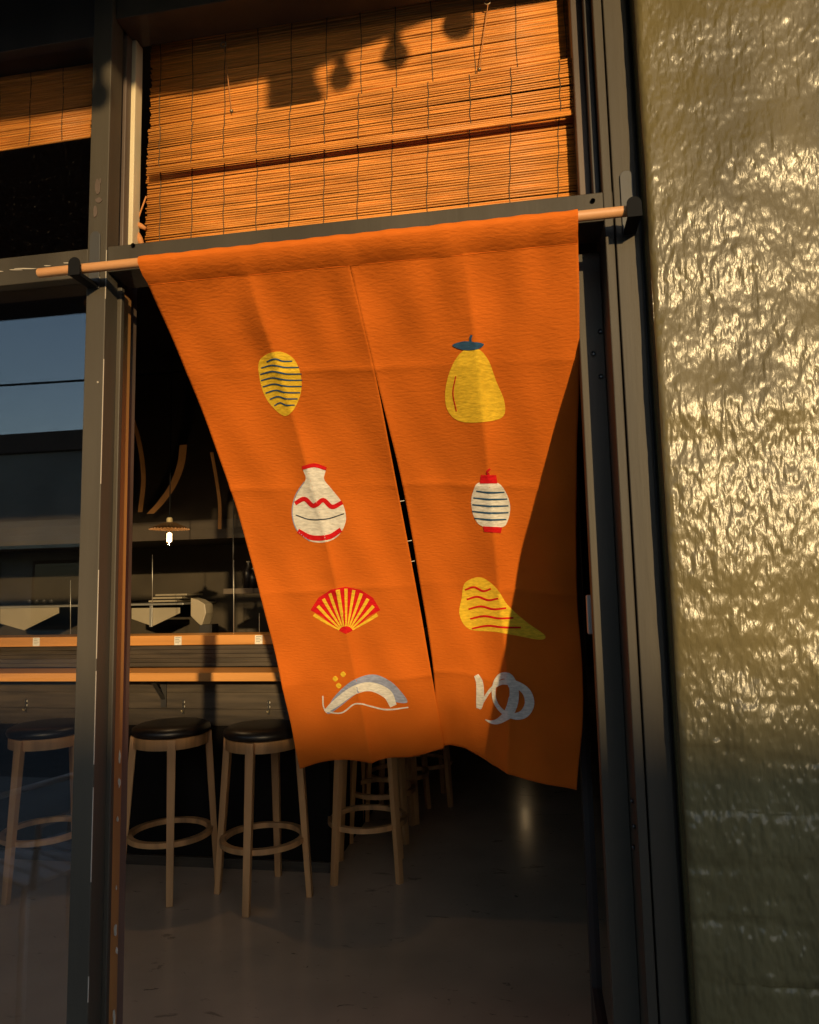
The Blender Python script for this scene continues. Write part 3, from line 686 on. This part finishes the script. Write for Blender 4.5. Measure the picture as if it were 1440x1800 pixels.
wc = [(335,1051),(347,1054),(360,1062),(362,1078),(356,1096),(354,1101),(345,1093),(335,1083)]
t = empty('menu_stand', atY(350,1100,4.1), 'curved pale sheet on a stand behind the bar ledge', 'stand')
keep(MB().prism([atY(x, y, 4.1) for x, y in wc], (.01, .09, 0)).obj('sheet', 'cream', None, bevel=.004), t)
keep(MB().box(atY(350,1100,4.1).x, atY(372,1100,4.1).x, 4.1, 4.2, atY(350,1116,4.1).z, atY(350,1098,4.1).z).obj('foot', 'iron', None, bevel=.003), t)
for i, (px, ya, yb) in enumerate(((268,975,1062),(411,985,1116),(456,1078,1117),(124,1020,1115))):
    a = atY(px, ya, 3.80); b = atY(px, yb, 3.80)
    tag(MB().tube([b, b.lerp(a, .5), (a.x, a.y, a.z)], .0022, 6).obj('steel_rod', 'steel', None, True), ['thin upright steel rod under the lamp behind the ledge','thin upright steel rod on the ledge near the curtain','short thin steel rod on the ledge touching the curtain outline','thin upright steel rod behind the window and ledge'][i], 'rod', 'thin rods on the ledge')
for i, (pts, w) in enumerate((([(322,782),(318,815),(305,850),(285,880),(264,903)], .05), ([(233,738),(245,780),(252,840),(246,900)], .03), ([(372,795),(380,840),(386,885),(386,930)], .022))):  # soft curved reflections over the bar, built as solid strips
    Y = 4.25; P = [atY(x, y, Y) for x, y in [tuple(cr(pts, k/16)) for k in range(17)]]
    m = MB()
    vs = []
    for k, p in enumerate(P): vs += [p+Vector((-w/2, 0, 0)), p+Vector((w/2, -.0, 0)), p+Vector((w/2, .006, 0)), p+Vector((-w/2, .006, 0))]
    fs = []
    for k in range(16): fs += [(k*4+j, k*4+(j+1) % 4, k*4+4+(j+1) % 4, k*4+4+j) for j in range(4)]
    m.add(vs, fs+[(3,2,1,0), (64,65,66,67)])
    tag(m.obj('reflection_strip', 'bent', None, 'auto'), ['broad curved reflection above the lamp, built as a strip','curved reflection next to the door post, built as a strip','thin curved reflection beside the curtain, built as a strip'][i], 'wood strip', 'strips standing in for reflections over the bar')
# bottles and glasses glimpsed at the curtain edge
for px, py, h_, lab in ((437,1010,.16,'dark bottle with a bright rim beside the curtain edge'),(447,1016,.12,'small dark jar tucked behind the curtain edge')):
    p = atY(px, py, 4.0); t = empty('bottle', p, lab, 'bottle', 'bottles behind the bar')
    MB().lathe([(0,-h_/2),(.03,-h_/2),(.032,0),(.03,h_*.15),(.012,h_*.3),(.012,h_/2)], 18).obj('bottle_body', 'leather', t, True)
    MB().lathe([(.014,h_/2-.008),(.014,h_/2),(0,h_/2)], 14).obj('stopper', 'cream', t, True)
hs = empty('hanging_shelf', (-1.6, 4.0, 1.4), 'dark hanging shelf carrying bottles beside the curtain edge', 'shelf')
pz = atY(437,1010,4.0).z-.08-.012
B('shelf_board', 'bardark', hs, atY(405,1040,4).x, atY(560,1040,4).x, 3.9, 4.12, pz-.02, pz+.0115)
for px in (410, 555): x = atY(px,1040,4).x; keep(MB().tube([(x,4.0,pz),(x,4.0,RZ)], .004, 6).obj('hanger', 'iron'), hs)

# ------------------------------------------------------------------ canopy overhead with festoon lights (its shadow falls on the blinds)
CZ = 2.945
def sunback(p, z): return p+TOSUN*((z-p.z)/TOSUN.z)
edge = [sunback(atY(x, y, Y), CZ) for x, y, Y in ((5,204,FY+.06),(158,184,FY+.06),(265,163,BY),(350,156,BY),(450,134,BY),(560,112,BY),(640,74,BY),(760,25,BY),(860,-18,BY),(960,-60,BY))]
poly = [Vector((-5.5, edge[0].y, CZ))]+edge+[Vector((edge[-1].x+.6, FY-.06, CZ)), Vector((-5.5, FY-.06, CZ))]
cn = empty('entrance_canopy', (-2, FY, CZ), 'dark canopy over the shopfront entrance', 'canopy')
keep(MB().prism(poly, (0, 0, .05)).obj('canopy_sheet', 'paint_dark'), cn)
keep(MB().tube([p+Vector((0,0,.02)) for p in [poly[0]]+edge], .02, 8).obj('edge_rail', 'iron', None, True), cn)
fs_ = empty('festoon_lights', edge[4], 'string of unlit bulbs along the canopy edge', 'string lights')
bl_px = ((172,168,FY,.030),(600,128,BY,.030),(696,88,BY,.032),(808,30,BY,.036),(545,163,BY,.034))
for px, py, Y, r in bl_px:
    s_ = atY(px, py, Y); c = s_+TOSUN*((1.75)/TOSUN.dot(Vector((0,-1,0))))
    c = sunback(s_, CZ-.075)
    keep(MB().lathe([(0,-r*1.2),(r*.6,-r),(r,-r*.2),(r*.85,r*.5),(r*.5,r),(r*.45,r*1.6)], 20, c).obj('bulb', 'iron', None, True), fs_)
    keep(MB().tube([c+Vector((0,0,r*1.5)), c+Vector((0,0,max(.1, CZ-c.z-.01)))], r*.45, 10).obj('socket', 'black', None, True), fs_)
s_ = sunback(atY(502, 183, BY), CZ-.10)
keep(MB().box(s_.x-.04, s_.x+.04, s_.y-.02, s_.y+.02, s_.z, CZ-.001).obj('junction_box', 'black', None, bevel=.004), fs_)

# ------------------------------------------------------------------ the street behind the camera (seen in the glass, and its shadow)
MT['bwallA'] = mat('grey_render', (.20, .19, .175), .85, .15, .6, bump=.2, bscale=10)
MT['bwallB'] = mat('brown_brick_far', (.20, .13, .095), .85, .2, 1.2)
MT['trimA'] = mat('dark_parapet', (.07, .045, .035), .8)
MT['awn'] = mat('pale_awning', (.42, .40, .30), .8, .1, 1)
MT['wire'] = mat('black_wire', (.01, .01, .01), .8)
def street_building(label, x0, x1, h, wm, y=-16.7, awning=False):
    t = empty('street_building', ((x0+x1)/2, y, 0), label, 'building')
    B('wall', wm, t, x0, x1, y-9, y, -.01, h-.6, bevel=.02)
    B('parapet', 'trimA', t, x0-.1, x1+.1, y-9.1, y+.12, h-.6, h, bevel=.02)
    n = int((x1-x0)/2.6)
    for i in range(n):
        xc = x0+(i+.5)*(x1-x0)/n
        w = B('window', 'trimA', t, xc-.95, xc+.95, y, y+.06, .5, 2.5, bevel=.01)
        q = MB().box(-.85, .85, .061, .07, -.9, .9).obj('glass_pane', 'glassfar', w); q.location = Vector((xc, y, 1.5))
    if awning:
        keep(MB().prism([(x0+.2, y+.01, 3.7), (x0+.2, y+.01, 3.3), (x0+.2, y+1.6, 2.75), (x0+.2, y+1.6, 2.95)], (x1-x0-.4, 0, 0)).obj('awning', 'awn'), t)
    return t
MT['glassfar'] = mat('dark_far_glass', (.02, .025, .03), .1)
HB = 1.21+(FY+16.58)/math.cos(az)*math.tan(SUN_EL)
street_building('low brown building across the street', -5.5, 26, HB, 'bwallB')
street_building('grey building with a pale awning across the street', -21, -6, 6.35, 'bwallA', y=-16.2, awning=True)
for i, xx in enumerate((-26.0, 20.0)):
    t = empty('utility_pole', (xx, -9.6, 0), ['utility pole by the grey building across the street', 'utility pole by the low brown building across the street'][i], 'pole', 'utility poles')
    MB().tube([(0,0,-.01),(0,0,9.2)], [.14,.10], 12).obj('post', 'bwallB', t, True); MB().box(-.05,.05,-.9,.9,8.6,8.75).obj('crossarm', 'bwallB', t)
for i, (dy, z0) in enumerate(((-.8, 6.25), (.8, 8.6))):
    tag(MB().tube([(-26+46*k/24, -9.6+dy, z0+.15-.9*(1-(k/12-1)**2)*.6) for k in range(25)], .025, 6).obj('overhead_wire', 'wire', None, True), ['lower black wire strung between the street poles','upper black wire strung between the street poles'][i], 'wire', 'overhead wires')

ocm = mat('pale_grey_metal', (.55, .57, .60), .45, .08, 10)
oc = empty('outdoor_chair', (-1.85, .15, -.01), 'pale grey metal chair on the pavement before the window', 'chair')
oc.rotation_euler.z = R_(25)
for sx in (-.21, .21):
    MB().tube([(sx, .20, 0), (sx*.95, .19, .44)], .013, 8).obj('leg', ocm, oc, True)
    MB().tube([(sx, -.22, 0), (sx*.97, -.20, .44), (sx*.97, -.26, .86)], .013, 8).obj('leg', ocm, oc, True)
    MB().tube([(sx*1.1, .18, .44), (sx*1.15, .17, .65), (sx*1.1, -.23, .67)], .014, 8).obj('armrest', ocm, oc, True)
MB().tube([(-.205, -.26, .86), (-.1, -.285, .885), (.1, -.285, .885), (.205, -.26, .86)], .016, 8).obj('top_rail', ocm, oc, True)
for k in range(6): MB().box(-.21, .21, -.19+k*.066, -.135+k*.066, .44, .455).obj('seat_slat', ocm, oc, bevel=.003)
for k in range(5): MB().bar((-.14+k*.07, -.205, .46), (-.14+k*.07, -.28, .875), .03, .008, (0,1,0)).obj('back_slat', ocm, oc)
